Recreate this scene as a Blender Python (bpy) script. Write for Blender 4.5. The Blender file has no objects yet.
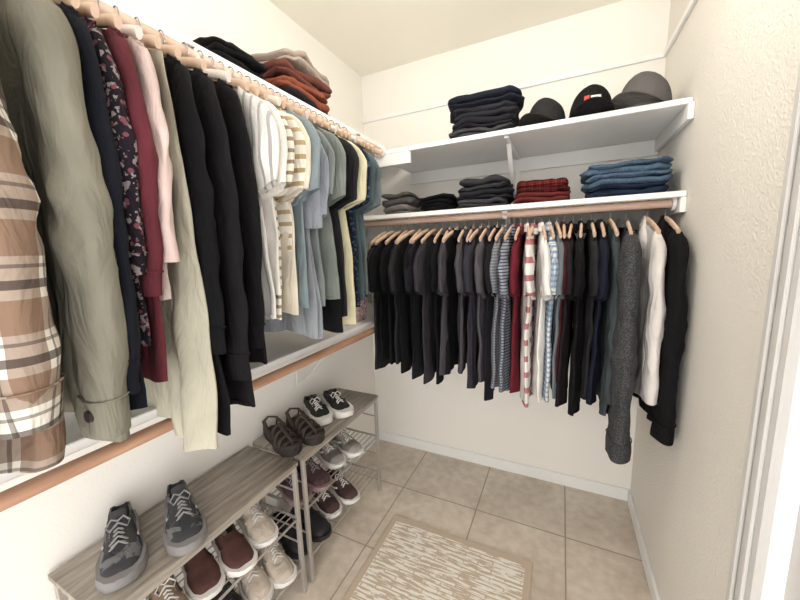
import bpy, math, random, bmesh
from mathutils import Vector, Matrix, noise
random.seed(7)
C=bpy.context.scene.collection
CH=1.5
# ---------------- room dims
XL,XR,YB,YF,ZC=-1.28,0.41,2.145,-1.1,2.66

# ---------------- mesh builder
class MB:
    def __init__(s): s.v=[];s.f=[];s.m=[];s.mats=[]
    def mi(s,mat):
        if mat not in s.mats: s.mats.append(mat)
        return s.mats.index(mat)
    def face(s,idx,mat): s.f.append(tuple(idx)); s.m.append(s.mi(mat))
    def grid(s,rows,mat,closed=True,cap0=False,cap1=False,matf=None):
        base=len(s.v); n=len(rows[0])
        for r in rows: s.v.extend([tuple(p) for p in r])
        for i in range(len(rows)-1):
            for j in range(n if closed else n-1):
                a=base+i*n+j; b=base+i*n+(j+1)%n
                s.face((a,b,b+n,a+n), matf(i,j) if matf else mat)
        if cap0: s.face([base+j for j in range(n)][::-1],matf(0,0) if matf else mat)
        if cap1: s.face([base+(len(rows)-1)*n+j for j in range(n)],matf(len(rows)-2,0) if matf else mat)
    def tube(s,path,r,mat,n=8,ry=None,up=(0,0,1),closed=False):
        path=[Vector(p) for p in path]; rows=[]; L=len(path)
        for i,p in enumerate(path):
            if closed: t=path[(i+1)%L]-path[i-1]
            else: t=path[min(i+1,L-1)]-path[max(i-1,0)]
            t.normalize(); u=Vector(up)
            if abs(t.dot(u))>.97: u=Vector((1,0,0)) if abs(t.x)<.9 else Vector((0,1,0))
            a=t.cross(u).normalized(); b=a.cross(t).normalized()
            rr=r[i] if isinstance(r,(list,tuple)) else r
            r2=rr if ry is None else ry
            rows.append([p+a*rr*math.cos(k*2*math.pi/n)+b*r2*math.sin(k*2*math.pi/n) for k in range(n)])
        if closed: rows.append(rows[0])
        s.grid(rows,mat,True,not closed,not closed)
    def box(s,lo,hi,mat,bev=0.0):
        x0,y0,z0=lo;x1,y1,z1=hi;b=min(bev,abs(x1-x0)/2.01,abs(y1-y0)/2.01,abs(z1-z0)/2.01)
        if b<=0:
            i=len(s.v)
            s.v+= [(x0,y0,z0),(x1,y0,z0),(x1,y1,z0),(x0,y1,z0),(x0,y0,z1),(x1,y0,z1),(x1,y1,z1),(x0,y1,z1)]
            for q in [(3,2,1,0),(4,5,6,7),(0,1,5,4),(1,2,6,5),(2,3,7,6),(3,0,4,7)]: s.face([i+k for k in q],mat)
            return
        def ring(z,o):
            return [(x0+o,y0+o+b,z),(x0+o+b,y0+o,z),(x1-o-b,y0+o,z),(x1-o,y0+o+b,z),(x1-o,y1-o-b,z),(x1-o-b,y1-o,z),(x0+o+b,y1-o,z),(x0+o,y1-o-b,z)]
        bb=b*.6
        s.grid([ring(z0,bb),ring(z0+bb,0),ring(z1-bb,0),ring(z1,bb)],mat,True,True,True)
    def obj(s,name,smooth=True,loc=(0,0,0),rz=0,rot=None,ang=40):
        me=bpy.data.meshes.new(name); me.from_pydata(s.v,[],s.f)
        for m in s.mats: me.materials.append(m)
        me.polygons.foreach_set('material_index',s.m)
        if smooth: me.polygons.foreach_set('use_smooth',[True]*len(s.f))
        me.update()
        bm=bmesh.new(); bm.from_mesh(me); bmesh.ops.recalc_face_normals(bm,faces=bm.faces)
        if smooth:
            for e in bm.edges:
                if len(e.link_faces)==2 and e.calc_face_angle(0)>math.radians(ang): e.smooth=False
        bm.to_mesh(me); bm.free()
        o=bpy.data.objects.new(name,me); C.objects.link(o)
        o.location=loc; o.rotation_euler=rot if rot else (0,0,rz)
        return o

# ---------------- materials
def newmat(name,rough=.8,metal=0):
    m=bpy.data.materials.new(name); m.use_nodes=True
    nt=m.node_tree; b=nt.nodes['Principled BSDF']; b.inputs['Roughness'].default_value=rough; b.inputs['Metallic'].default_value=metal
    return m,nt,b
def ramp(nt,fac,stops,const=False):
    r=nt.nodes.new('ShaderNodeValToRGB'); nt.links.new(fac,r.inputs[0])
    e=r.color_ramp.elements
    while len(e)<len(stops): e.new(.5)
    for k,(p,c) in enumerate(stops): e[k].position=p; e[k].color=(*c,1)
    if const: r.color_ramp.interpolation='CONSTANT'
    return r.outputs[0]
def coord(nt,kind='Object',scale=(1,1,1)):
    t=nt.nodes.new('ShaderNodeTexCoord'); mp=nt.nodes.new('ShaderNodeMapping'); mp.inputs['Scale'].default_value=scale
    nt.links.new(t.outputs[kind],mp.inputs[0]); return mp.outputs[0]
def noisen(nt,vec,scale,detail=3,dist=0):
    n=nt.nodes.new('ShaderNodeTexNoise'); n.inputs['Scale'].default_value=scale; n.inputs['Detail'].default_value=detail; n.inputs['Distortion'].default_value=dist
    nt.links.new(vec,n.inputs['Vector']); return n.outputs['Fac']
def bump(nt,b,h,st,dist=.01):
    n=nt.nodes.new('ShaderNodeBump'); n.inputs['Strength'].default_value=st; n.inputs['Distance'].default_value=dist
    nt.links.new(h,n.inputs['Height']); nt.links.new(n.outputs[0],b.inputs['Normal'])
def math_(nt,op,a,bv=None):
    n=nt.nodes.new('ShaderNodeMath'); n.operation=op
    for i,x in enumerate((a,bv)):
        if x is None: continue
        if isinstance(x,(int,float)): n.inputs[i].default_value=x
        else: nt.links.new(x,n.inputs[i])
    return n.outputs[0]
def mix(nt,fac,a,b,mode='MIX'):
    n=nt.nodes.new('ShaderNodeMix'); n.data_type='RGBA'; n.blend_type=mode
    if isinstance(fac,(int,float)): n.inputs[0].default_value=fac
    else: nt.links.new(fac,n.inputs[0])
    for s,x in ((6,a),(7,b)):
        if isinstance(x,tuple): n.inputs[s].default_value=(*x,1)
        else: nt.links.new(x,n.inputs[s])
    return n.outputs[2]
def sc(c,k): return tuple(min(1,x*k) for x in c)
_c={}
def cloth(color,pat=None,c2=(1,1,1),freq=30,name='cloth',c3=None):
    key=(color,pat,c2,freq,c3)
    if key in _c: return _c[key]
    m,nt,b=newmat(name,.95); v=coord(nt)
    b.inputs['Specular IOR Level'].default_value=.2
    n=noisen(nt,v,6); base=ramp(nt,n,[(.3,sc(color,.80)),(.7,sc(color,1.15))])
    sep=nt.nodes.new('ShaderNodeSeparateXYZ'); nt.links.new(v,sep.inputs[0]); X,Y,Z=sep.outputs
    def band(ax,fr,duty,ph=0):
        t=math_(nt,'FRACT',math_(nt,'ADD',math_(nt,'MULTIPLY',ax,fr),100+ph)); return math_(nt,'LESS_THAN',t,duty)
    if pat=='stripe': base=mix(nt,band(Z,freq,.35),base,c2)
    if pat=='vstripe': base=mix(nt,band(X,freq,.3),base,c2)
    if pat=='check':
        base=mix(nt,math_(nt,'MULTIPLY',band(Z,freq,.4),.6),base,c2); base=mix(nt,math_(nt,'MULTIPLY',band(X,freq,.4),.6),base,c2)
    if pat=='plaid':
        c3_=c3 or (.05,.03,.03)
        base=mix(nt,math_(nt,'MULTIPLY',band(Z,freq,.45),.68),base,c2); base=mix(nt,math_(nt,'MULTIPLY',band(X,freq*1.2,.45),.68),base,c2)
        base=mix(nt,math_(nt,'MULTIPLY',band(Z,freq,.12,.42),.8),base,c3_); base=mix(nt,math_(nt,'MULTIPLY',band(X,freq*1.2,.12,.42),.8),base,c3_)
        base=mix(nt,math_(nt,'MULTIPLY',band(Z,freq,.05,.15),.6),base,c3_); base=mix(nt,math_(nt,'MULTIPLY',band(X,freq*1.2,.05,.15),.6),base,c3_)
    if pat=='floral':
        vo=nt.nodes.new('ShaderNodeTexVoronoi'); vo.inputs['Scale'].default_value=freq; nt.links.new(v,vo.inputs['Vector'])
        k=ramp(nt,vo.outputs['Distance'],[(.0,(1,1,1)),(.33,(0,0,0))],True)
        n2=noisen(nt,v,freq*1.3); k2=ramp(nt,n2,[(0,(0,0,0)),(.58,(1,1,1))],True)
        base=mix(nt,k,base,c2); base=mix(nt,k2,base,c3 or c2)
    if pat=='heather':
        n2=noisen(nt,v,220,2); base=mix(nt,ramp(nt,n2,[(.42,(0,0,0)),(.6,(1,1,1))]),base,c2)
    if pat=='patch':
        n2=noisen(nt,v,freq,2,.6); base=mix(nt,ramp(nt,n2,[(.48,(0,0,0)),(.54,(1,1,1))]),base,c2)
    nt.links.new(base,b.inputs['Base Color'])
    w=noisen(nt,coord(nt,scale=(1,1,.6)),160,2); w2=noisen(nt,coord(nt,scale=(1,1,.4)),18,3,1.2)
    bump(nt,b,math_(nt,'ADD',math_(nt,'MULTIPLY',w,.07),w2),.8,.014)
    _c[key]=m; return m
def plain(name,col,rough=.5,metal=0,var=.08,scale=8,bs=0):
    m,nt,b=newmat(name,rough,metal); v=coord(nt); n=noisen(nt,v,scale)
    nt.links.new(ramp(nt,n,[(.3,sc(col,1-var)),(.7,sc(col,1+var))]),b.inputs['Base Color'])
    if bs: bump(nt,b,noisen(nt,v,scale*12),bs,.003)
    return m
def woodmat(name,a,bb,scale=(1,1,1),rough=.5):
    m,nt,b=newmat(name,rough); v=coord(nt,scale=scale); n=noisen(nt,v,6,6)
    nt.links.new(ramp(nt,n,[(.32,a),(.5,tuple((x+y)/2 for x,y in zip(a,bb))),(.68,bb)]),b.inputs['Base Color'])
    bump(nt,b,n,.15,.002); return m
def wallmat(name,col,tex,sc_=130):
    m,nt,b=newmat(name,.75); v=coord(nt)
    nt.links.new(ramp(nt,noisen(nt,v,1.5),[(.3,sc(col,.98)),(.7,sc(col,1.02))]),b.inputs['Base Color'])
    if tex: bump(nt,b,ramp(nt,noisen(nt,v,sc_,4),[(.42,(0,0,0)),(.62,(1,1,1))]),tex,.004)
    return m
M_wall=wallmat('wall_paint',(.86,.835,.785),.08)
M_wallR=wallmat('wall_textured_paint',(.80,.765,.705),.36,110)
M_ceil=wallmat('ceiling_paint',(.88,.85,.76),.08)
M_white=plain('white_enamel',(.86,.855,.84),.4,0,.02)
M_door=plain('door_enamel',(.60,.59,.575),.4,0,.02)
M_rod=woodmat('rod_wood',(.54,.37,.29),(.68,.51,.42),(1,1,1))
M_rodB=woodmat('rod_wood_orange',(.36,.19,.12),(.54,.32,.21),(6,1,6))
M_hang=woodmat('hanger_wood',(.50,.34,.24),(.68,.50,.38),(3,3,3))
M_hangw=plain('hanger_white',(.74,.68,.62),.4)
M_metal=plain('hook_metal',(.45,.43,.42),.3,1)
M_rack=plain('rack_metal',(.42,.39,.36),.4,.4)
M_bench=woodmat('gray_wood_laminate',(.17,.145,.12),(.38,.335,.285),(9,1.0,9),.45)
def floormat():
    m,nt,b=newmat('floor_tile',.35); t=nt.nodes.new('ShaderNodeTexCoord'); mp=nt.nodes.new('ShaderNodeMapping')
    nt.links.new(t.outputs['Object'],mp.inputs[0]); mp.inputs['Location'].default_value=(.39,.12,0)
    br=nt.nodes.new('ShaderNodeTexBrick'); br.offset=0; br.inputs['Scale'].default_value=1; br.inputs['Brick Width'].default_value=.46; br.inputs['Row Height'].default_value=.46
    br.inputs['Mortar Size'].default_value=.0035; br.inputs['Mortar Smooth'].default_value=.1
    nt.links.new(mp.outputs[0],br.inputs['Vector'])
    v=coord(nt); n=noisen(nt,v,4,6,.5); n2=noisen(nt,v,22,4)
    base=ramp(nt,n,[(.3,(.55,.465,.38)),(.5,(.67,.58,.485)),(.7,(.74,.655,.56))]); base=mix(nt,.35,base,ramp(nt,n2,[(.35,(.50,.42,.34)),(.65,(.78,.70,.61))]))
    nt.links.new(mix(nt,br.outputs['Fac'],base,(.34,.28,.22)),b.inputs['Base Color'])
    bump(nt,b,math_(nt,'MULTIPLY',br.outputs['Fac'],-1),.4,.003); return m
M_floor=floormat()

def slab(name,lo,hi,mat,bev=0):
    mb=MB(); mb.box(lo,hi,mat,bev); return mb.obj(name,False)
# ---------------- shell
slab('floor',(XL-.1,YF,-.1),(XR+.1,YB+.1,0),M_floor)
slab('ceiling',(XL-.1,YF,ZC),(XR+.1,YB+.1,ZC+.1),M_ceil)
slab('wall_left',(XL-.1,YF,0),(XL,YB+.1,ZC),M_wall)
slab('wall_back',(XL,YB,0),(XR,YB+.1,ZC),M_wall)
slab('wall_right',(XR,.93,0),(XR+.1,YB+.1,ZC),M_wallR)
slab('wall_right_header',(XR,YF,2.08),(XR+.1,.93,ZC),M_wallR)
slab('baseboard_back',(XL,YB-.014,0),(XR,YB,.075),M_white,.004)
slab('baseboard_right',(XR-.014,.96,0),(XR,YB-.014,.075),M_white,.004)
slab('baseboard_left',(XL,YF,0),(XL+.014,YB-.014,.075),M_white,.004)
slab('trim_1',(XL,YB-.014,2.36),(XR,YB,2.385),M_white,.003)
slab('trim_2',(XR-.014,.96,2.36),(XR,YB-.012,2.385),M_white,.003)
mb=MB()
mb.box((XR-.02,.86,0),(XR-.001,.955,2.14),M_door,.004)
mb.box((XR-.028,.88,0),(XR-.02,.90,2.14),M_door,.003)
mb.box((XR-.028,.92,0),(XR-.02,.94,2.14),M_door,.003)
mb.box((XR-.02,-.1,2.05),(XR-.001,.86,2.14),M_door,.004)
mb.obj('trim_3',False)
mb=MB(); mb.box((XR+.02,.0,.01),(XR+.055,.85,2.05),M_door,.003)
for (a,b_,c,d) in ((.1,.4,.15,.95),(.46,.76,.15,.95),(.1,.4,1.1,1.9),(.46,.76,1.1,1.9)):
    mb.box((XR+.012,a,c),(XR+.02,b_,d),M_door,.004)
mb.obj('door_1',False)

# ---------------- shelves, rods, brackets
SF=1.65
LF=-.93
def shelf(lo,hi):
    mb=MB(); mb.box(lo,hi,M_white,.004); return mb.obj('closet_shelf',False)
shelf((LF+.001,SF,1.989),(XR-.002,YB-.002,2.011))
shelf((XL+.002,SF-.03,1.657),(XR-.002,YB-.002,1.679))
shelf((XL+.002,YF,2.052),(LF,YB-.002,2.075))
shelf((XL+.002,YF,1.085),(LF,YB-.002,1.11))
def cleat(lo,hi):
    mb=MB(); mb.box(lo,hi,M_white,.003); mb.obj('shelf_cleat',False)
cleat((LF,YB-.02,1.915),(XR-.002,YB-.001,1.988)); cleat((XL+.002,YB-.02,1.58),(XR-.002,YB-.001,1.656))
cleat((XR-.02,SF-.02,1.93),(XR-.001,YB-.021,1.988)); cleat((XR-.02,SF-.03,1.60),(XR-.001,YB-.021,1.656))
cleat((XL+.001,YF,1.98),(XL+.02,YB-.021,2.051)); cleat((XL+.001,YF,1.01),(XL+.02,YB-.021,1.084))
cleat((LF,SF,1.93),(-.72,SF+.02,1.988))
RXL,RZL=-.88,2.005; RYB,RZB=1.68,1.64
def rod(p,q,mat,r=.016):
    mb=MB(); mb.tube([p,tuple((a+b)/2 for a,b in zip(p,q)),q],r,mat,20)
    for e,s in ((Vector(p),1),(Vector(q),-1)):
        d=(Vector(q)-Vector(p)).normalized()*s
        mb.tube([e,e+d*.012],.028,M_white,20)
    mb.obj('closet_rod')
rod((RXL,YF,RZL),(RXL,SF-.01,RZL),M_rod)
rod((XL+.022,RYB,RZB),(XR-.022,RYB,RZB),M_rod)
rod((-.910,YF,1.063),(-.910,SF+.3,1.063),M_rodB,.017)
def bracket(loc,rz,depth,rodoff,rdz):
    mb=MB(); w=.011
    mb.box((-w,-.006,-.30),(w,-.001,0),M_white,.001)
    mb.box((-w,-depth+.01,-.008),(w,-.001,-.001),M_white,.001)
    path=[(0,-.006,-.28)]+[(0,-.006-(depth*.8)*t,-.28+.265*t**1.5) for t in (.25,.5,.75,1)]
    mb.tube(path,w,M_white,8,.003)
    if rodoff is not None:
        mb.tube([(0,-depth+.05,-.006),(0,-rodoff+.01,-.012),(0,-rodoff+.022,rdz+.006)],w,M_white,8,.003)
        mb.tube([(0,-rodoff+.019*math.cos(a),rdz+.019*math.sin(a)) for a in [math.radians(x) for x in range(0,-200,-20)]],w,M_white,8,.002)
    mb.obj('shelf_bracket',True,loc,rz)
bracket((-.25,YB-.021,1.988),0,.46,None,0); bracket((-.25,YB-.021,1.656),0,.48,YB-.021-RYB,RZB-1.656)
for y in (.64,1.45):
    bracket((XL+.021,y,2.051),math.radians(90),.33,RXL-XL-.021,RZL-2.051)
bracket((XL+.021,1.30,1.084),math.radians(90),.31,None,0)

# ---------------- garments
bm_=plain('button',(.03,.02,.02),.3)
def hanger(mb,hang,hw=.19):
    path=[(u,0,-.055-.058*(abs(u)/.19)**1.35) for u in [(-hw+2*hw*k/16) for k in range(17)]]
    mb.tube(path,.006,hang,8,.011)
    hk=[(0,0,-.05),(0,0,-.03)]+[(.021*math.sin(a),0,-.021*math.cos(a)) for a in [math.radians(x) for x in range(10,231,20)]]
    mb.tube(hk,.0019,M_metal,6)
def garment(name,loc,rz,mat,L=.8,W=.2,sleeve='short',SL=None,T=.013,A=.007,ph=0.,collar=None,Wb=None,mat2=None,hang=None,hood=False,sw=None,buttons=False,near=False,taper=.22,drop=0):
    mb=MB(); mat2=mat2 or mat; hang=hang or M_hang
    arms=sleeve!='none'
    Wb=Wb or (W*.98 if arms else W*1.1); n=80 if near else 48; R=48 if near else 28; rows=[]
    rnd=random.Random(int(ph*1000)+int(loc[0]*777)+int(loc[1]*991))
    k1=rnd.uniform(24,36); k2=rnd.uniform(52,74); hw=rnd.uniform(-.018,.018); e=rnd.uniform(0,6); lean=rnd.uniform(-.012,.012)
    for i in range(R+1):
        s=(i/R)**1.25; row=[]
        Ws=W+(Wb-W)*s
        if arms: Ws-=.022*math.exp(-((s-.3)/.22)**2)
        Ts=T*(.45+.55*min(1,s*5))*(1+.35*s)
        for j in range(n):
            th=2*math.pi*j/n; c=math.cos(th); sn=math.sin(th)
            u=Ws*math.copysign(abs(c)**.75,c); v=Ts*math.copysign(abs(sn)**.7,sn)
            au=abs(u)
            zt=-.072-.06*min(1.2,max(0,(au-.05)/.15))
            if au<.065: zt-=(.035 if sn<0 else .008)*(1-(au/.065)**2)
            zb=-L+hw*(u/W)+.008*math.sin(u*k1*.8+ph)
            z=zt+(zb-zt)*s
            a=A*min(1,s*2.2+.1)*(1+.9*s)
            v+=a*(math.sin(u*k1+ph+1.6*math.sin(s*3+ph*.7))*.6+math.sin(u*k2+ph*1.7+s*2)*.4)+lean*s
            v+=.008*noise.noise(Vector((u*11+z*4,z*7,ph*2)))
            rg=1-abs(noise.noise(Vector((u*12+e,z*9-u*6,ph*2))))*2
            v+=(.005 if near else .003)*rg*(1 if sn<0 else .5)
            u*=1+.012*math.sin(z*7+ph)*s+.012*noise.noise(Vector((z*14,ph,c)))
            row.append((u,v,z))
        rows.append(row)
    mb.grid(rows,mat,True,False,False,matf=(lambda i,j:mat2 if (mat2 is not mat and i>=R-2) else mat))
    last=rows[-1]; mb.grid([last,[(p[0]*.96,p[1]*.5,p[2]+.01) for p in last]],mat,True,False,True)
    if arms:
        SLn=SL or {'short':.24,'long':.62}[sleeve]
        aw=sw or (.058 if sleeve=='short' else .05); RS=(52 if near else 26) if SLn>.3 else 14; m_=36 if near else 20
        for sg in (-1,1):
            rows=[]
            dv=rnd.uniform(-.014,.002); kk=rnd.uniform(18,26); p2=rnd.uniform(0,6)
            for i in range(RS+1):
                t=i/RS
                g=min(1,(t*SLn/.10)); g=math.sqrt(max(0,1-(1-g)**2))
                a=aw*(.3+.7*g)
                if SLn>.3: a*=1-taper*t
                b=(T*1.3)*(.4+.6*g)*(1+.10*math.sin(t*kk*.7+p2))
                cu=W-.03+(.05 if SLn<=.3 else .036)*min(1,t*2.2)+(.006*math.sin(t*4+p2)-.014*t)*t
                cuff=(SLn>.4 and t>.92)
                if cuff: a*=.93; b*=1.08
                row=[]
                for j in range(m_):
                    th=2*math.pi*j/m_; c=math.cos(th); sn=math.sin(th)
                    z=-.118-SLn*t-.03*(1-min(1,t*4))*(c*.5)+(.02*c*t if SLn<=.3 else 0)
                    el=.35+.65*math.exp(-((t-.5)/.2)**2) if SLn>.3 else .4
                    if cuff: el=.1
                    wr=math.sin(z*58+c*2.6*sg+p2+3.5*noise.noise(Vector((z*7,c,ph+sg))))
                    ridge=1-2*abs(noise.noise(Vector((c*1.8+sg*3,z*11+c*1.5,p2))))
                    u=cu+a*c*(1+.02*el*wr); v=dv*t+b*sn*(1+.10*el*wr)+ .003*math.sin(u*60+t*9+ph)*t+.007*el*ridge*(1 if sn>0 else -1)*abs(sn)
                    row.append((sg*u,v+.006*noise.noise(Vector((u*20,z*12,ph+sg))),z))
                rows.append(row)
            mb.grid(rows,mat,True,True,False,matf=(lambda i,j:mat2 if (mat2 is not mat and i>=RS-2) else mat))
            last=rows[-1]; cx=sum(p[0] for p in last)/m_
            mb.grid([last,[(cx+(p[0]-cx)*.8,p[1]*.5,p[2]+.012) for p in last]],mat,True,False,True)
            if SLn>.4 and near:
                q=rows[int(RS*.92)]
                mb.tube([(p[0]*1.0+(p[0]-cx)*.03,p[1]*1.08,p[2]) for p in q],.0018,mat,6,closed=True)
                if buttons:
                    p=min(rows[int(RS*.96)],key=lambda p:p[1]); mb.tube([(p[0],p[1]+.004,p[2]),(p[0],p[1]-.005,p[2])],.010,bm_,12)
    if collar:
        rows=[]
        for i,(h,ee) in enumerate(((0,1),(.028,1.0),(.034,1.08),(.006,1.35),(-.004,1.4))):
            rows.append([((.062*ee)*math.cos(t),(T*1.2*ee)*math.sin(t)-.002,-.082+h-(.012 if math.sin(t)<-.3 else 0)) for t in [2*math.pi*k/20 for k in range(20)]])
        mb.grid(rows,mat2 if collar=='contrast' else mat)
    if hood:
        rows=[]
        for i in range(9):
            f=i/8; r=math.sin(math.pi*min(.98,max(.05,f)))
            rows.append([((.095*r)*math.cos(t),.006+(.032*r)*math.sin(t),-.05-.2*f+.01*math.sin(3*t)) for t in [2*math.pi*k/20 for k in range(20)]])
        mb.grid(rows,mat,True,True,True)
    if buttons:
        for z in (-.2,-.32,-.44,-.56,-.68):
            mb.tube([(0,-T*2.1,z),(0,-T*2.1-.008,z)],.009,bm_,12)
    hanger(mb,hang)
    return mb.obj(name,True,loc,rz,ang=75)

BLK=(.0045,.0045,.0055); CHA=(.018,.017,.020); NAV=(.008,.010,.022)
plaid=cloth((.66,.62,.55),'plaid',(.15,.075,.04),10,c3=(.035,.022,.02))
plaid2=cloth((.56,.48,.40),'plaid',(.20,.09,.05),10,c3=(.05,.03,.024))
LW=[
(.105,'hanging_plaid_flannel_shirt',plaid2,.84,.2,'long',0,dict(T=.022,A=.012,near=True)),
(.185,'hanging_plaid_flannel_shirt',plaid,.80,.2,'long',-2,dict(T=.026,A=.012,collar='c',buttons=True,near=True,sw=.066,taper=.1)),
(.27,'hanging_olive_jacket',cloth((.20,.19,.15)),.80,.205,'long',0,dict(T=.021,A=.010,SL=.68,collar='c',sw=.054,buttons=True,near=True)),
(.325,'hanging_black_blouse',cloth((.006,.007,.012)),.77,.2,'long',-4,dict(SL=.62,near=True,Wb=.21)),
(.36,'hanging_floral_blouse',cloth((.012,.009,.014),'floral',(.16,.05,.07),70,c3=(.24,.2,.2)),.68,.19,'long',-7,dict(SL=.42,near=True)),
(.395,'hanging_burgundy_shirt',cloth((.105,.022,.03)),.75,.2,'long',-8,dict(SL=.46,near=True)),
(.43,'hanging_pale_pink_blouse',cloth((.60,.47,.44)),.60,.2,'long',-9,dict(SL=.40,near=True)),
(.465,'hanging_sage_tunic',cloth((.42,.40,.32)),.92,.205,'none',-10,dict(Wb=.225,A=.013,near=True)),
(.505,'hanging_black_cardigan',cloth(BLK),.91,.2,'long',-11,dict(SL=.60,Wb=.225,near=True,sw=.055)),
(.555,'hanging_charcoal_cardigan',cloth((.008,.007,.009)),.90,.2,'long',-10,dict(SL=.68,Wb=.22,near=True,sw=.058,taper=.1)),
(.61,'hanging_black_sweater',cloth((.006,.005,.006)),.80,.2,'long',-9,dict(SL=.62,Wb=.225,near=True,sw=.055)),
(.65,'hanging_striped_tee',cloth((.74,.72,.68),'vstripe',(.38,.36,.36),38),.70,.2,'short',-6,{}),
(.68,'hanging_white_tee',cloth((.78,.75,.70)),.62,.21,'short',-6,{}),
(.71,'hanging_striped_tee',cloth((.74,.70,.62),'stripe',(.28,.22,.16),38),.68,.2,'short',-5,{}),
(.74,'hanging_striped_tee',cloth((.74,.71,.64),'stripe',(.42,.32,.18),30),.64,.2,'short',-5,{}),
(.77,'hanging_cream_blouse',cloth((.66,.60,.50)),.68,.2,'short',-4,{}),
(.80,'hanging_light_blue_tee',cloth((.20,.245,.265)),.64,.21,'short',-4,{}),
(.83,'hanging_gray_blue_dress_shirt',cloth((.27,.29,.32)),.77,.2,'short',-3,dict(SL=.32)),
(.86,'hanging_pale_blue_shirt',cloth((.25,.27,.31)),.78,.2,'short',-3,dict(SL=.3)),
(.89,'hanging_gray_tee',cloth((.20,.22,.22)),.68,.2,'short',-3,{}),
(.92,'hanging_sage_tee',cloth((.18,.20,.185)),.66,.2,'short',-3,{}),
(.95,'hanging_black_tee',cloth(BLK),.77,.2,'short',-2,{}),
(.98,'hanging_black_blouse',cloth(CHA),.75,.21,'short',-2,{}),
(1.01,'hanging_cream_tee',cloth((.56,.52,.36)),.74,.2,'short',-2,{}),
(1.04,'hanging_black_polo_shirt',cloth(BLK),.72,.2,'short',-2,{}),
(1.07,'hanging_navy_print_shirt',cloth(NAV,'floral',(.03,.06,.10),60,c3=(.06,.10,.14)),.76,.2,'short',-2,{}),
(1.10,'hanging_slate_tee',cloth((.06,.085,.095)),.70,.2,'short',0,{}),
(1.135,'hanging_teal_tee',cloth((.085,.115,.125)),.68,.2,'short',0,{}),
(1.165,'hanging_gray_tee',cloth((.11,.13,.14)),.66,.19,'short',0,{}),
]
rl=random.Random(11)
for k,(y,nm,mt,L,W,sl,yaw,ex) in enumerate(LW):
    ex=dict(ex); ex.setdefault('T',.011); ex.setdefault('A',.006)
    if y>.63: yaw+=rl.uniform(-3.5,3.5); L+=rl.uniform(-.02,.02); W*=rl.uniform(.92,1.04)
    garment(nm,(RXL,y,RZL),math.radians(yaw),mt,L,W,sl,ph=k*.35,hang=(M_hangw if k%4==2 else M_hang),**ex)
for y in (1.21,1.25,1.30):
    mb=MB(); hanger(mb,M_hang,.19); mb.obj('wooden_hanger',True,(RXL,y,RZL),math.radians(random.uniform(-10,4)))
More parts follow.
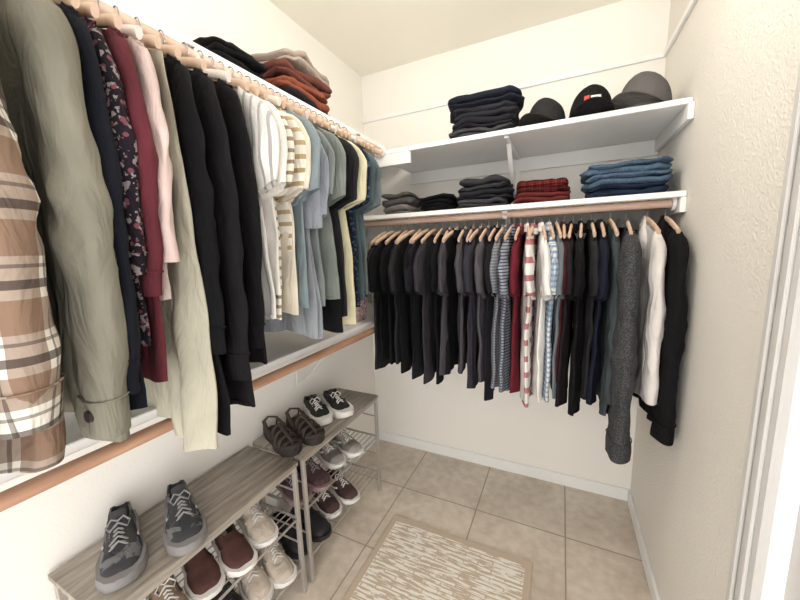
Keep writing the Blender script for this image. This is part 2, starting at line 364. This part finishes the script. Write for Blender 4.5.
BW=[
(.36,'hanging_black_hoodie',cloth((.005,.005,.006)),.84,.205,'long',dict(T=.02,SL=.76,hood=True,sw=.068,near=True,taper=.1)),
(.30,'hanging_white_hoodie',cloth((.62,.59,.57)),.74,.2,'long',dict(T=.016,SL=.62,hood=True,taper=.15)),
(.23,'hanging_gray_fleece_jacket',cloth((.03,.031,.032),'heather',(.075,.077,.08)),.86,.205,'long',dict(T=.025,SL=.86,sw=.08,collar='c',near=True,taper=.08)),
(.175,'hanging_slate_longsleeve_shirt',cloth((.05,.062,.068)),.82,.2,'long',dict(SL=.66)),
(.14,'hanging_navy_polo_shirt',cloth(NAV),.82,.2,'short',dict(collar='c')),
(.105,'hanging_charcoal_polo_shirt',cloth(CHA),.82,.2,'short',dict(collar='c')),
(.07,'hanging_black_polo_shirt',cloth(BLK),.84,.2,'short',dict(collar='c')),
(.035,'hanging_black_polo_shirt',cloth((.014,.010,.012)),.82,.2,'short',dict(collar='c')),
(.0,'hanging_maroon_polo_shirt',cloth((.05,.010,.013)),.80,.2,'short',dict(collar='c')),
(-.03,'hanging_gray_blue_shirt',cloth((.13,.15,.17)),.80,.2,'short',{}),
(-.06,'hanging_blue_check_shirt',cloth((.62,.64,.66),'check',(.10,.20,.34),45),.80,.2,'short',dict(collar='c')),
(-.09,'hanging_white_polo_shirt',cloth((.74,.73,.71)),.82,.2,'short',dict(collar='c')),
(-.12,'hanging_red_trim_polo_shirt',cloth((.72,.70,.68),'stripe',(.42,.16,.17),14),.84,.2,'short',dict(collar='c')),
(-.15,'hanging_white_polo_shirt',cloth((.66,.62,.59)),.82,.2,'short',dict(collar='c')),
(-.18,'hanging_crimson_polo_shirt',cloth((.13,.014,.024)),.84,.2,'short',dict(collar='c')),
(-.21,'hanging_striped_polo_shirt',cloth((.26,.28,.33),'stripe',(.03,.04,.07),75),.84,.2,'short',dict(collar='c')),
(-.245,'hanging_gray_striped_polo_shirt',cloth((.14,.145,.165),'stripe',(.25,.25,.28),80),.80,.2,'short',dict(collar='c')),
(-.285,'hanging_black_polo_shirt',cloth((.010,.009,.013)),.84,.2,'short',dict(collar='c')),
(-.325,'hanging_gray_polo_shirt',cloth((.075,.068,.080)),.78,.2,'short',dict(collar='c')),
(-.36,'hanging_charcoal_polo_shirt',cloth((.035,.032,.040)),.80,.2,'short',dict(collar='c')),
(-.40,'hanging_navy_polo_shirt',cloth((.026,.025,.042)),.78,.2,'short',dict(collar='c')),
(-.44,'hanging_gray_polo_shirt',cloth((.065,.058,.068)),.76,.2,'short',dict(collar='c')),
(-.48,'hanging_black_polo_shirt',cloth(BLK),.80,.2,'short',dict(collar='c')),
(-.52,'hanging_gray_polo_shirt',cloth((.05,.045,.055)),.78,.2,'short',dict(collar='c')),
(-.56,'hanging_black_tee',cloth(BLK),.78,.2,'short',{}),
(-.60,'hanging_charcoal_tee',cloth((.032,.028,.035)),.80,.2,'short',{}),
(-.64,'hanging_black_tee',cloth((.010,.010,.014)),.78,.2,'short',{}),
(-.68,'hanging_black_tee',cloth(BLK),.76,.2,'short',{}),
(-.72,'hanging_black_tee',cloth((.005,.005,.006)),.78,.2,'short',{}),
(-.76,'hanging_black_tee',cloth(CHA),.76,.2,'short',{}),
(-.80,'hanging_black_tee',cloth(BLK),.78,.2,'short',{}),
(-.845,'hanging_black_tee',cloth(BLK),.76,.2,'short',{}),
(-.89,'hanging_black_tee',cloth(CHA),.76,.2,'short',{}),
]
rr=random.Random(5)
for k,(x,nm,mt,L,W,sl,ex) in enumerate(BW):
    ex=dict(ex); ex.setdefault('T',.0125); ex.setdefault('A',.0065)
    j=2 if k<3 else 6
    garment(nm,(x,RYB,RZB),math.radians(90+rr.uniform(-j,j)+(2 if x<0 else 0)),mt,L+rr.uniform(-.035,.025),W*rr.uniform(.90,1.09),sl,ph=k*.4,**ex)

# ---------------- folded stacks
def slabcloth(mb,cx,cy,cz,w,d,h,mat,seed,yaw=0,amp=1.):
    nu,nv=72,16; rows=[]
    def sp(x,e): return math.copysign(abs(x)**e,x)
    ca,sa=math.cos(yaw),math.sin(yaw)
    for i in range(nv+1):
        ph=-math.pi/2+math.pi*i/nv; row=[]
        for j in range(nu):
            th=2*math.pi*j/nu
            x=w/2*sp(math.cos(ph),.4)*sp(math.cos(th),.35); y=d/2*sp(math.cos(ph),.4)*sp(math.sin(th),.35); z=h/2*sp(math.sin(ph),.8)
            nn=noise.noise(Vector((x*9+seed*3,y*9,z*12+seed)))
            x+=.016*nn*amp; y+=.016*noise.noise(Vector((x*10,seed,y*8)))*amp; z+=.014*amp*noise.noise(Vector((x*8,y*8,seed*2)))+.008*amp*noise.noise(Vector((x*22,y*22,seed*2)))
            row.append((cx+x*ca-y*sa,cy+x*sa+y*ca,cz+z))
        rows.append(row)
    mb.grid(rows,mat,True,True,True)
def stack(name,x0,x1,y0,y1,z0,layers,seed=0,amp=1.):
    mb=MB(); z=z0; r=random.Random(seed)
    for k,(h,m) in enumerate(layers):
        ox,oy=r.uniform(-.018,.018),r.uniform(-.012,.012); yw=r.uniform(-.12,.12); s=r.uniform(.86,1.0)
        sp_=r.uniform(.35,.7)
        for q,hh in enumerate((h*sp_,h*(1-sp_))):
            slabcloth(mb,(x0+x1)/2+ox,(y0+y1)/2+oy-.008*q,z+hh/2+.006,(x1-x0)*s*(1-.04*q),(y1-y0)*s,hh*1.35,m,seed+k*2+q,yw+.03*q,amp)
            z+=hh
    mb.obj(name,True,ang=80)
bl=cloth(BLK); ch=cloth((.014,.014,.019)); gr=cloth((.045,.045,.05)); jean=cloth((.05,.085,.135),'heather',(.085,.135,.20)); dj=cloth((.012,.022,.045))
redp=cloth((.26,.02,.02),'plaid',(.01,.006,.006),26,c3=(.01,.006,.006))
stack('folded_dark_clothes_stack',-.56,-.20,1.69,1.98,2.012,[(.045,gr),(.045,ch),(.05,cloth((.022,.022,.028))),(.05,cloth((.012,.014,.024)))],1,1.4)
stack('folded_jeans_stack',.05,.388,1.65,1.96,1.68,[(.045,dj),(.04,jean),(.045,jean)],2,1.2)
stack('folded_plaid_shirt_stack',-.215,.04,1.65,1.95,1.68,[(.04,cloth((.12,.02,.02))),(.055,redp)],3,1.2)
stack('folded_gray_jeans_stack',-.50,-.22,1.65,1.95,1.68,[(.035,gr),(.045,ch),(.05,cloth((.03,.03,.035)))],4,1.4)
stack('folded_black_shirt_stack',-.70,-.52,1.65,1.93,1.68,[(.035,bl),(.035,bl)],5,1.4)
stack('folded_gray_towel_stack',-.93,-.73,1.65,1.93,1.68,[(.045,cloth((.16,.145,.135))),(.055,cloth((.08,.075,.075)))],6,1.3)
stack('folded_sweater_stack',-1.20,-.955,1.07,1.41,2.076,[(.05,cloth((.015,.012,.015))),(.05,cloth((.23,.07,.04))),(.05,cloth((.13,.045,.035))),(.045,cloth((.34,.28,.24)))],7,1.6)
stack('folded_black_sweater_stack',-1.19,-.95,.77,.99,2.076,[(.045,bl),(.04,bl)],8,1.6)

# ---------------- caps
def cap(name,loc,rz,mat,brimmat,patch=None,s=1.0):
    mb=MB(); rows=[]; n=36
    for i in range(13):
        f=i/12; ph=f*math.pi/2
        row=[]
        for j in range(n):
            th=2*math.pi*j/n
            rx=.082*math.cos(ph)**.6 if f<1 else .002; ry=.095*math.cos(ph)**.6 if f<1 else .002
            pn=1-.02*abs(math.cos(3*th))**8
            z=.115*math.sin(ph)+.015*math.sin(ph)*max(0,-math.sin(th))
            row.append((rx*pn*math.cos(th)*s,ry*pn*math.sin(th)*s,(z+.004)*s))
        rows.append(row)
    mb.grid(rows,mat,True,False,True)
    mb.tube([(0,0,.115*s),(0,0,.123*s)],.008*s,mat,12)
    top=[]
    for i in range(7):
        f=i/6; row=[]
        for j in range(21):
            a=math.pi*1.03+(math.pi*.94)*j/20
            bx=.081*math.cos(a); by=.094*math.sin(a)
            ex=bx*(1+.06*f); ey=by-.075*f*abs(math.sin(a))**.5
            z=.014+.024*f-.034*(bx/.082)**2*f
            row.append((ex*s,ey*s,max(.005,z)*s))
        top.append(row)
    mb.grid(top,brimmat,False); mb.grid([[(x,y,z-.004) for x,y,z in r] for r in top],brimmat,False)
    mb.grid([top[-1],[(x,y,z-.004) for x,y,z in top[-1]]],brimmat,False)
    if patch:
        wm,rm=patch
        for (u0,u1,z0,z1,m,dd) in ((-.005,.03,.062,.072,wm,.004),(-.028,-.010,.058,.076,rm,.004)):
            rws=[]
            for z in [z0+(z1-z0)*q/3 for q in range(4)]:
                f=math.asin(min(1,(z-.004)/.13)); r=math.cos(f)**.6
                rws.append([(u*s,-(math.sqrt(max(0,1-(u/(.082*r))**2))*.095*r+dd)*s,z*s) for u in [u0+(u1-u0)*k/6 for k in range(7)]])
            mb.grid(rws,m,False)
    mb.obj(name,True,loc,rz)
cap('baseball_cap',(-.09,1.77,2.012),math.radians(-25),cloth((.022,.022,.022)),cloth((.018,.018,.018)),None,.98)
cap('baseball_cap',(.085,1.76,2.012),math.radians(0),cloth((.008,.0075,.0075)),cloth((.012,.012,.012)),(plain('patch_white',(.7,.7,.7)),plain('patch_red',(.5,.03,.03))),1.04)
cap('baseball_cap',(.275,1.765,2.012),math.radians(-30),cloth((.12,.11,.11)),cloth((.10,.092,.092)),None,1.12)

# ---------------- shoe racks
def rack(y0,y1):
    x0,x1=-1.262,-.965; H=.63; mb=MB()
    mb.box((x0,y0,H-.018),(x1,y1,H),M_bench,.002)
    t=.009
    for x in (x0+.012,x1-.012):
        for y in (y0+.015,y1-.015):
            mb.box((x-t,y-t,.0),(x+t,y+t,H-.018),M_rack,.002)
    for x in (x0+.012,x1-.012): mb.box((x-.006,y0+.02,H-.034),(x+.006,y1-.02,H-.018),M_rack,.001)
    for z in (.13,.37):
        for y in (y0+.015,y1-.015): mb.tube([(x0+.012,y,z),(x1-.012,y,z)],.006,M_rack,8)
        for x in (x0+.012,x1-.012): mb.tube([(x,y0+.015,z),(x,y1-.015,z)],.005,M_rack,8)
        for k in range(1,9):
            x=x0+.012+(x1-x0-.024)*k/9; mb.tube([(x,y0+.015,z+.003),(x,y1-.015,z+.003)],.0028,M_rack,6)
        for y in (y0+.22,y1-.22): mb.tube([(x0+.012,y,z-.002),(x1-.012,y,z-.002)],.0035,M_rack,6)
    for y in (y0+.015,y1-.015):
        mb.tube([(x0+.012,y,.25),(x1-.012,y,.25)],.004,M_rack,6); mb.tube([(x0+.012,y,.5),(x1-.012,y,.5)],.004,M_rack,6)
    mb.obj('shoe_rack_bench')
rack(.29,.962); rack(.985,1.65)

# ---------------- shoes
def ip(tab,t):
    for (a,x),(b,y) in zip(tab,tab[1:]):
        if t<=b:
            k=(t-a)/(b-a) if b>a else 0; k=k*k*(3-2*k); return x+(y-x)*k
    return tab[-1][1]
WT=[(0,.010),(.04,.027),(.2,.034),(.42,.035),(.68,.047),(.85,.043),(.95,.029),(1,.008)]
HT=[(0,.058),(.05,.085),(.22,.078),(.40,.090),(.55,.074),(.75,.054),(.9,.044),(1,.022)]
M_in=plain('shoe_lining',(.02,.018,.017),.9)
def shoe(mb,org,hd,upper,sole,lace,acc=None,Lg=.27,low=False,zs=.028,slip=False,side=1,toe=None):
    acc=acc or upper; toe=toe or acc
    ca,sa=math.cos(hd),math.sin(hd)
    def P(x,y,z): return (org[0]+x*ca-y*sa,org[1]+x*sa+y*ca,org[2]+z)
    cl=[(1,0),(1.03,.3),(.95,.6),(.78,.82),(.56,.94),(.3,.99),(0,1)]
    op=[(1,0),(1.02,.3),(.94,.65),(.84,.97),(.68,.96),(.56,.25),(0,.12)]
    N=26; rows=[]; opens=[]
    hk=.85 if low else 1.0
    for i in range(N+1):
        t=i/N; w=ip(WT,t); h=ip(HT,t)*hk-zs*.6; o=max(0,min(1,(t-.03)/.05))*max(0,min(1,(.44-t)/.05)); opens.append(o)
        off=side*.006*math.sin(t*math.pi)*(t)
        pts=[]
        for (c,oo) in zip(cl,op):
            fx=c[0]*(1-o)+oo[0]*o; fz=c[1]*(1-o)+oo[1]*o
            pts.append((fx*w,zs*.7+fz*h))
        row=[P(t*Lg,off+y,z) for y,z in pts]+[P(t*Lg,off-y,z) for y,z in reversed(pts[:-1])]
        rows.append(row)
    def mf(i,j):
        q=j if j<6 else 11-j
        if q>=4 and opens[i]>.5: return M_in
        if i>21: return toe
        if q<=0 or i<3: return acc
        if q>=3 and 11<=i<=17 and acc is not upper: return acc
        return upper
    mb.grid(rows,upper,False,True,True,matf=mf)
    rows=[]
    for i in range(N+1):
        t=i/N; w=ip(WT,t)*1.15+.003; off=side*.006*math.sin(t*math.pi)*t; te=.012*max(0,(t-.85)/.15)**2+.006*max(0,(.08-t)/.08)
        xx=t*(Lg+.016)-.008
        rows.append([P(xx,off+w*a,zz) for a,zz in ((.9,te),(1,.004+te),(1.03,zs*.6+te*.5),(.98,zs),(0,zs+.002),(-.98,zs),(-1.03,zs*.6+te*.5),(-1,.004+te),(-.9,te))])
    mb.grid(rows,sole,True,True,True)
    def top(t): return zs*.7+(ip(HT,t)*hk-zs*.6)
    if not slip:
        tp=[(t,top(t)+.004) for t in (.62,.52,.44)]+[(.385,top(.42)+.018),(.36,top(.42)+.026)]
        rows=[[P(t*Lg,y,z-(.004 if abs(y)>.015 else 0)) for y in (-.02,-.012,0,.012,.02)] for t,z in tp]
        mb.grid(rows,acc,False); mb.grid([[ (x,y,z-.005) for x,y,z in r] for r in rows],acc,False)
        for k in range(5):
            t=.46+.048*k; z=top(t)
            mb.tube([P(t*Lg,-.021,z-.007),P((t+.012)*Lg,0,z+.009),P((t+.03)*Lg,.021,z-.008)],.0028,lace,6)
            mb.tube([P(t*Lg,.021,z-.007),P((t+.012)*Lg,0,z+.008),P((t+.03)*Lg,-.021,z-.008)],.0028,lace,6)
        for sg in (-1,1):
            mb.tube([P(.45*Lg,0,top(.45)+.010),P(.44*Lg,sg*.014,top(.45)+.018),P(.47*Lg,sg*.028,top(.45)+.004),P(.5*Lg,sg*.02,top(.5)),P(.46*Lg,0,top(.46)+.009)],.0026,lace,6)
    for sg in (-1,1):
        pth=[]
        for t,f in ((.3,.25),(.4,.3),(.5,.45),(.6,.75)):
            w=ip(WT,t); h=ip(HT,t)*hk-zs*.6; off=side*.006*math.sin(t*math.pi)*t
            pth.append(P(t*Lg,off+sg*w*(1.05 if f<.5 else .9),zs*.7+f*h))
        mb.tube(pth,.003,lace if acc is not upper else acc,6,.006)
def pair(name,c,hd,gap,*a,**k):
    mb=MB(); nx,ny=-math.sin(hd),math.cos(hd)
    shoe(mb,(c[0]+nx*gap/2,c[1]+ny*gap/2,c[2]),hd,*a,side=-1,**k); shoe(mb,(c[0]-nx*gap/2,c[1]-ny*gap/2,c[2]),hd-.04,*a,side=1,**k)
    return mb.obj(name,True,ang=60)
def sandals(name,c,hd,gap,strap,sole):
    mb=MB(); nx,ny=-math.sin(hd),math.cos(hd); Lg=.27
    for s in (-1,1):
        ox,oy=c[0]+s*nx*gap/2,c[1]+s*ny*gap/2; ca,sa=math.cos(hd),math.sin(hd)
        def P(x,y,z): return (ox+x*ca-y*sa,oy+x*sa+y*ca,c[2]+z)
        rows=[]
        for i in range(25):
            t=i/24; w=ip(WT,t)*1.12+.003
            rows.append([P(t*Lg,w*a,z) for a,z in ((.9,0),(1,.006),(1,.026),(.9,.032),(0,.027),(-.9,.032),(-1,.026),(-1,.006),(-.9,0))])
        mb.grid(rows,sole,True,True,True)
        def arc(t0,t1,h,r=.008):
            w0=ip(WT,t0)*1.05;w1=ip(WT,t1)*1.05
            pth=[]
            for k in range(9):
                a=math.pi*k/8; t=t0+(t1-t0)*k/8; w=w0+(w1-w0)*k/8
                pth.append(P(t*Lg,math.cos(a)*w,.026+h*math.sin(a)**.7))
            mb.tube(pth,r,strap,8,.0025)
        for t0,t1,h in ((.90,.84,.028),(.84,.90,.03),(.78,.70,.04),(.70,.78,.042),(.64,.55,.05),(.55,.64,.052),(.48,.42,.062),(.40,.48,.064)): arc(t0,t1,h,.0075)
        mb.tube([P(.95*Lg,0,.03),P(.88*Lg,0,.058),P(.75*Lg,0,.068),P(.6*Lg,0,.08),P(.45*Lg,0,.092)],.008,strap,8,.003)
        mb.tube([P(.86*Lg,.042,.035),P(.95*Lg,.03,.04),P(1.0*Lg,0,.042),P(.95*Lg,-.03,.04),P(.86*Lg,-.042,.035)],.010,sole,8,.012)
        mb.tube([P(.42*Lg,.037,.03),P(.25*Lg,.038,.06),P(.08*Lg,.03,.078),P(.0*Lg,0,.082),P(.08*Lg,-.03,.078),P(.25*Lg,-.038,.06),P(.42*Lg,-.037,.03)],.009,strap,8,.003)
        for q in (1,-1): mb.tube([P(.06*Lg,q*.03,.03),P(.1*Lg,q*.032,.074)],.006,strap,8,.003)
    mb.obj(name,True,ang=60)
G1=cloth((.045,.046,.05),'patch',(.14,.14,.145),30); SOLEG=plain('sole_gray',(.20,.19,.19),.7); LG=plain('lace_gray',(.28,.27,.27),.8); BK=plain('shoe_black',(.009,.0085,.009),.6); WH=plain('sole_white',(.75,.73,.70),.5)
DG=plain('shoe_dark_gray',(.03,.03,.034),.7)
T0=.631; T1=.378; T2=.138
SX=-1.235
pair('gray_running_shoes',(SX,.545,T0),math.radians(-24),.15,G1,SOLEG,LG,DG,Lg=.28,zs=.038,toe=DG)
sandals('brown_hiking_sandals',(SX,1.135,T0),math.radians(-20),.115,plain('sandal_brown',(.045,.03,.025),.7),plain('sandal_sole',(.025,.018,.016),.8))
pair('black_skate_shoes',(SX,1.42,T0),math.radians(-28),.115,BK,WH,WH,BK,low=True,zs=.040,Lg=.265)
BR=plain('brown_suede',(.08,.03,.024),.8,0,.2,30,.3); CR=cloth((.50,.43,.36)); GR=cloth((.17,.15,.14)); TN=plain('tan_suede',(.27,.19,.14),.8)
hh=math.radians(-16)
pair('brown_loafer_shoes',(SX,.70,T1),hh,.11,BR,WH,BR,BR,low=True,slip=True)
pair('beige_flat_shoes',(SX,.47,T1),hh,.11,TN,WH,WH,TN,low=True)
pair('cream_sneakers',(SX,.885,T2),hh,.1,CR,WH,WH,CR)
pair('black_sneakers',(SX,.66,T2),hh,.11,BK,BK,BK,BK)
pair('taupe_slip_on_shoes',(SX,.44,T2),hh,.105,TN,WH,WH,CR,low=True,slip=True)
mb=MB(); shoe(mb,(SX,.87,T1),hh,CR,WH,WH,CR,side=-1); mb.obj('cream_sneaker',True,ang=60)
pair('mauve_sneakers',(SX,1.15,T1),hh,.11,cloth((.085,.05,.055)),plain('sole_mauve',(.25,.17,.17)),LG)
pair('gray_sneakers',(SX,1.43,T1),hh,.12,GR,WH,WH,cloth((.32,.29,.27)))
pair('black_slip_on_shoes',(SX,1.12,T2),hh,.11,BK,BK,BK,BK,slip=True)
pair('maroon_sneakers',(SX,1.37,T2),hh,.12,plain('maroon_suede',(.045,.018,.02),.7),WH,WH,plain('maroon_suede2',(.07,.035,.035),.7))

m=cloth((.60,.42,.40),'floral',(.30,.06,.09),50,c3=(.75,.66,.62)); mb=MB()
def rg(x,y,z): return [(-x,-y,z),(0,-y*1.02,z),(x,-y,z),(x*1.02,0,z),(x,y,z),(0,y*1.02,z),(-x,y,z),(-x*1.02,0,z)]
mb.grid([rg(.085,.085,0),rg(.09,.09,.06),rg(.095,.095,.14),rg(.098,.098,.16),rg(.09,.09,.16),rg(.082,.082,.02)],m,True,True,True)
mb.tube([(-.05,-.099,.15),(-.045,-.11,.11),(0,-.112,.095),(.045,-.11,.11),(.05,-.099,.15)],.005,m,8)
mb.obj('patterned_fabric_bin',True,(-1.07,1.50,1.111))

# ---------------- rug
m,nt,b=newmat('rug_weave',.95); v=coord(nt); sep=nt.nodes.new('ShaderNodeSeparateXYZ'); nt.links.new(v,sep.inputs[0])
n1=noisen(nt,coord(nt,scale=(9,75,1)),1.5,4,.3); n2=noisen(nt,v,6,3)
br=nt.nodes.new('ShaderNodeTexBrick'); br.inputs['Scale'].default_value=1; br.inputs['Brick Width'].default_value=.13; br.inputs['Row Height'].default_value=.021; br.inputs['Mortar Size'].default_value=.0035
nt.links.new(v,br.inputs['Vector'])
k=math_(nt,'ADD',math_(nt,'MULTIPLY',n1,1.5),math_(nt,'MULTIPLY',n2,.5))
k=math_(nt,'SUBTRACT',k,math_(nt,'MULTIPLY',br.outputs['Fac'],.16))
f=ramp(nt,k,[(.91,(0,0,0)),(.99,(1,1,1))])
ax=math_(nt,'LESS_THAN',math_(nt,'ABSOLUTE',sep.outputs[0]),.335); ay=math_(nt,'LESS_THAN',math_(nt,'ABSOLUTE',sep.outputs[1]),.565)
f2=math_(nt,'MULTIPLY',math_(nt,'MULTIPLY',f,ax),ay)
nt.links.new(mix(nt,f2,(.56,.455,.35),(.86,.82,.75)),b.inputs['Base Color']); bump(nt,b,noisen(nt,v,260,2),.5,.004)
mb=MB(); mb.box((-.365,-.6,0),(.365,.6,.009),m,.004)
mb.obj('area_rug',False,(-.435,.895,.001))

# ---------------- lights
lm,nt,b=newmat('lamp_glass',.3); b.inputs['Emission Color'].default_value=(1,.95,.85,1); b.inputs['Emission Strength'].default_value=4
mb=MB(); rows=[]
for i in range(9):
    a=math.pi/2*i/8; rows.append([(.16*math.cos(a)*math.cos(t)+.0001,.16*math.cos(a)*math.sin(t),-.07*math.sin(a)-.012) for t in [2*math.pi*k/28 for k in range(28)]])
mb.grid(rows,lm,True,False,True); mb.tube([(0,0,0),(0,0,-.016)],.175,M_white,28)
mb.obj('ceiling_light',True,(-.30,1.05,ZC-.001))
l=bpy.data.lights.new('ceiling_lamp','POINT'); l.energy=15; l.color=(1,.94,.85); l.shadow_soft_size=.14
o=bpy.data.objects.new('ceiling_lamp_glow',l); o.location=(-.30,1.05,ZC-.27); C.objects.link(o)
w=bpy.data.worlds.new('World'); bpy.context.scene.world=w; w.use_nodes=True
bg=w.node_tree.nodes['Background']; bg.inputs[0].default_value=(1,.98,.95,1); bg.inputs[1].default_value=3.6
bpy.context.scene.view_settings.view_transform='Standard'

# ---------------- camera
R=Vector((.901,.4325,-.0309)); F=Vector((-.4314,.8889,-.1529)); F.normalize(); R=(R-F*R.dot(F)).normalized(); U=R.cross(F)
cam=bpy.data.cameras.new('camera'); co=bpy.data.objects.new('camera',cam); C.objects.link(co)
mt=Matrix(((R.x,U.x,-F.x,0),(R.y,U.y,-F.y,0),(R.z,U.z,-F.z,CH),(0,0,0,1)))
co.matrix_world=mt; cam.sensor_width=36; cam.lens=335/800*36; cam.clip_start=.02
bpy.context.scene.camera=co
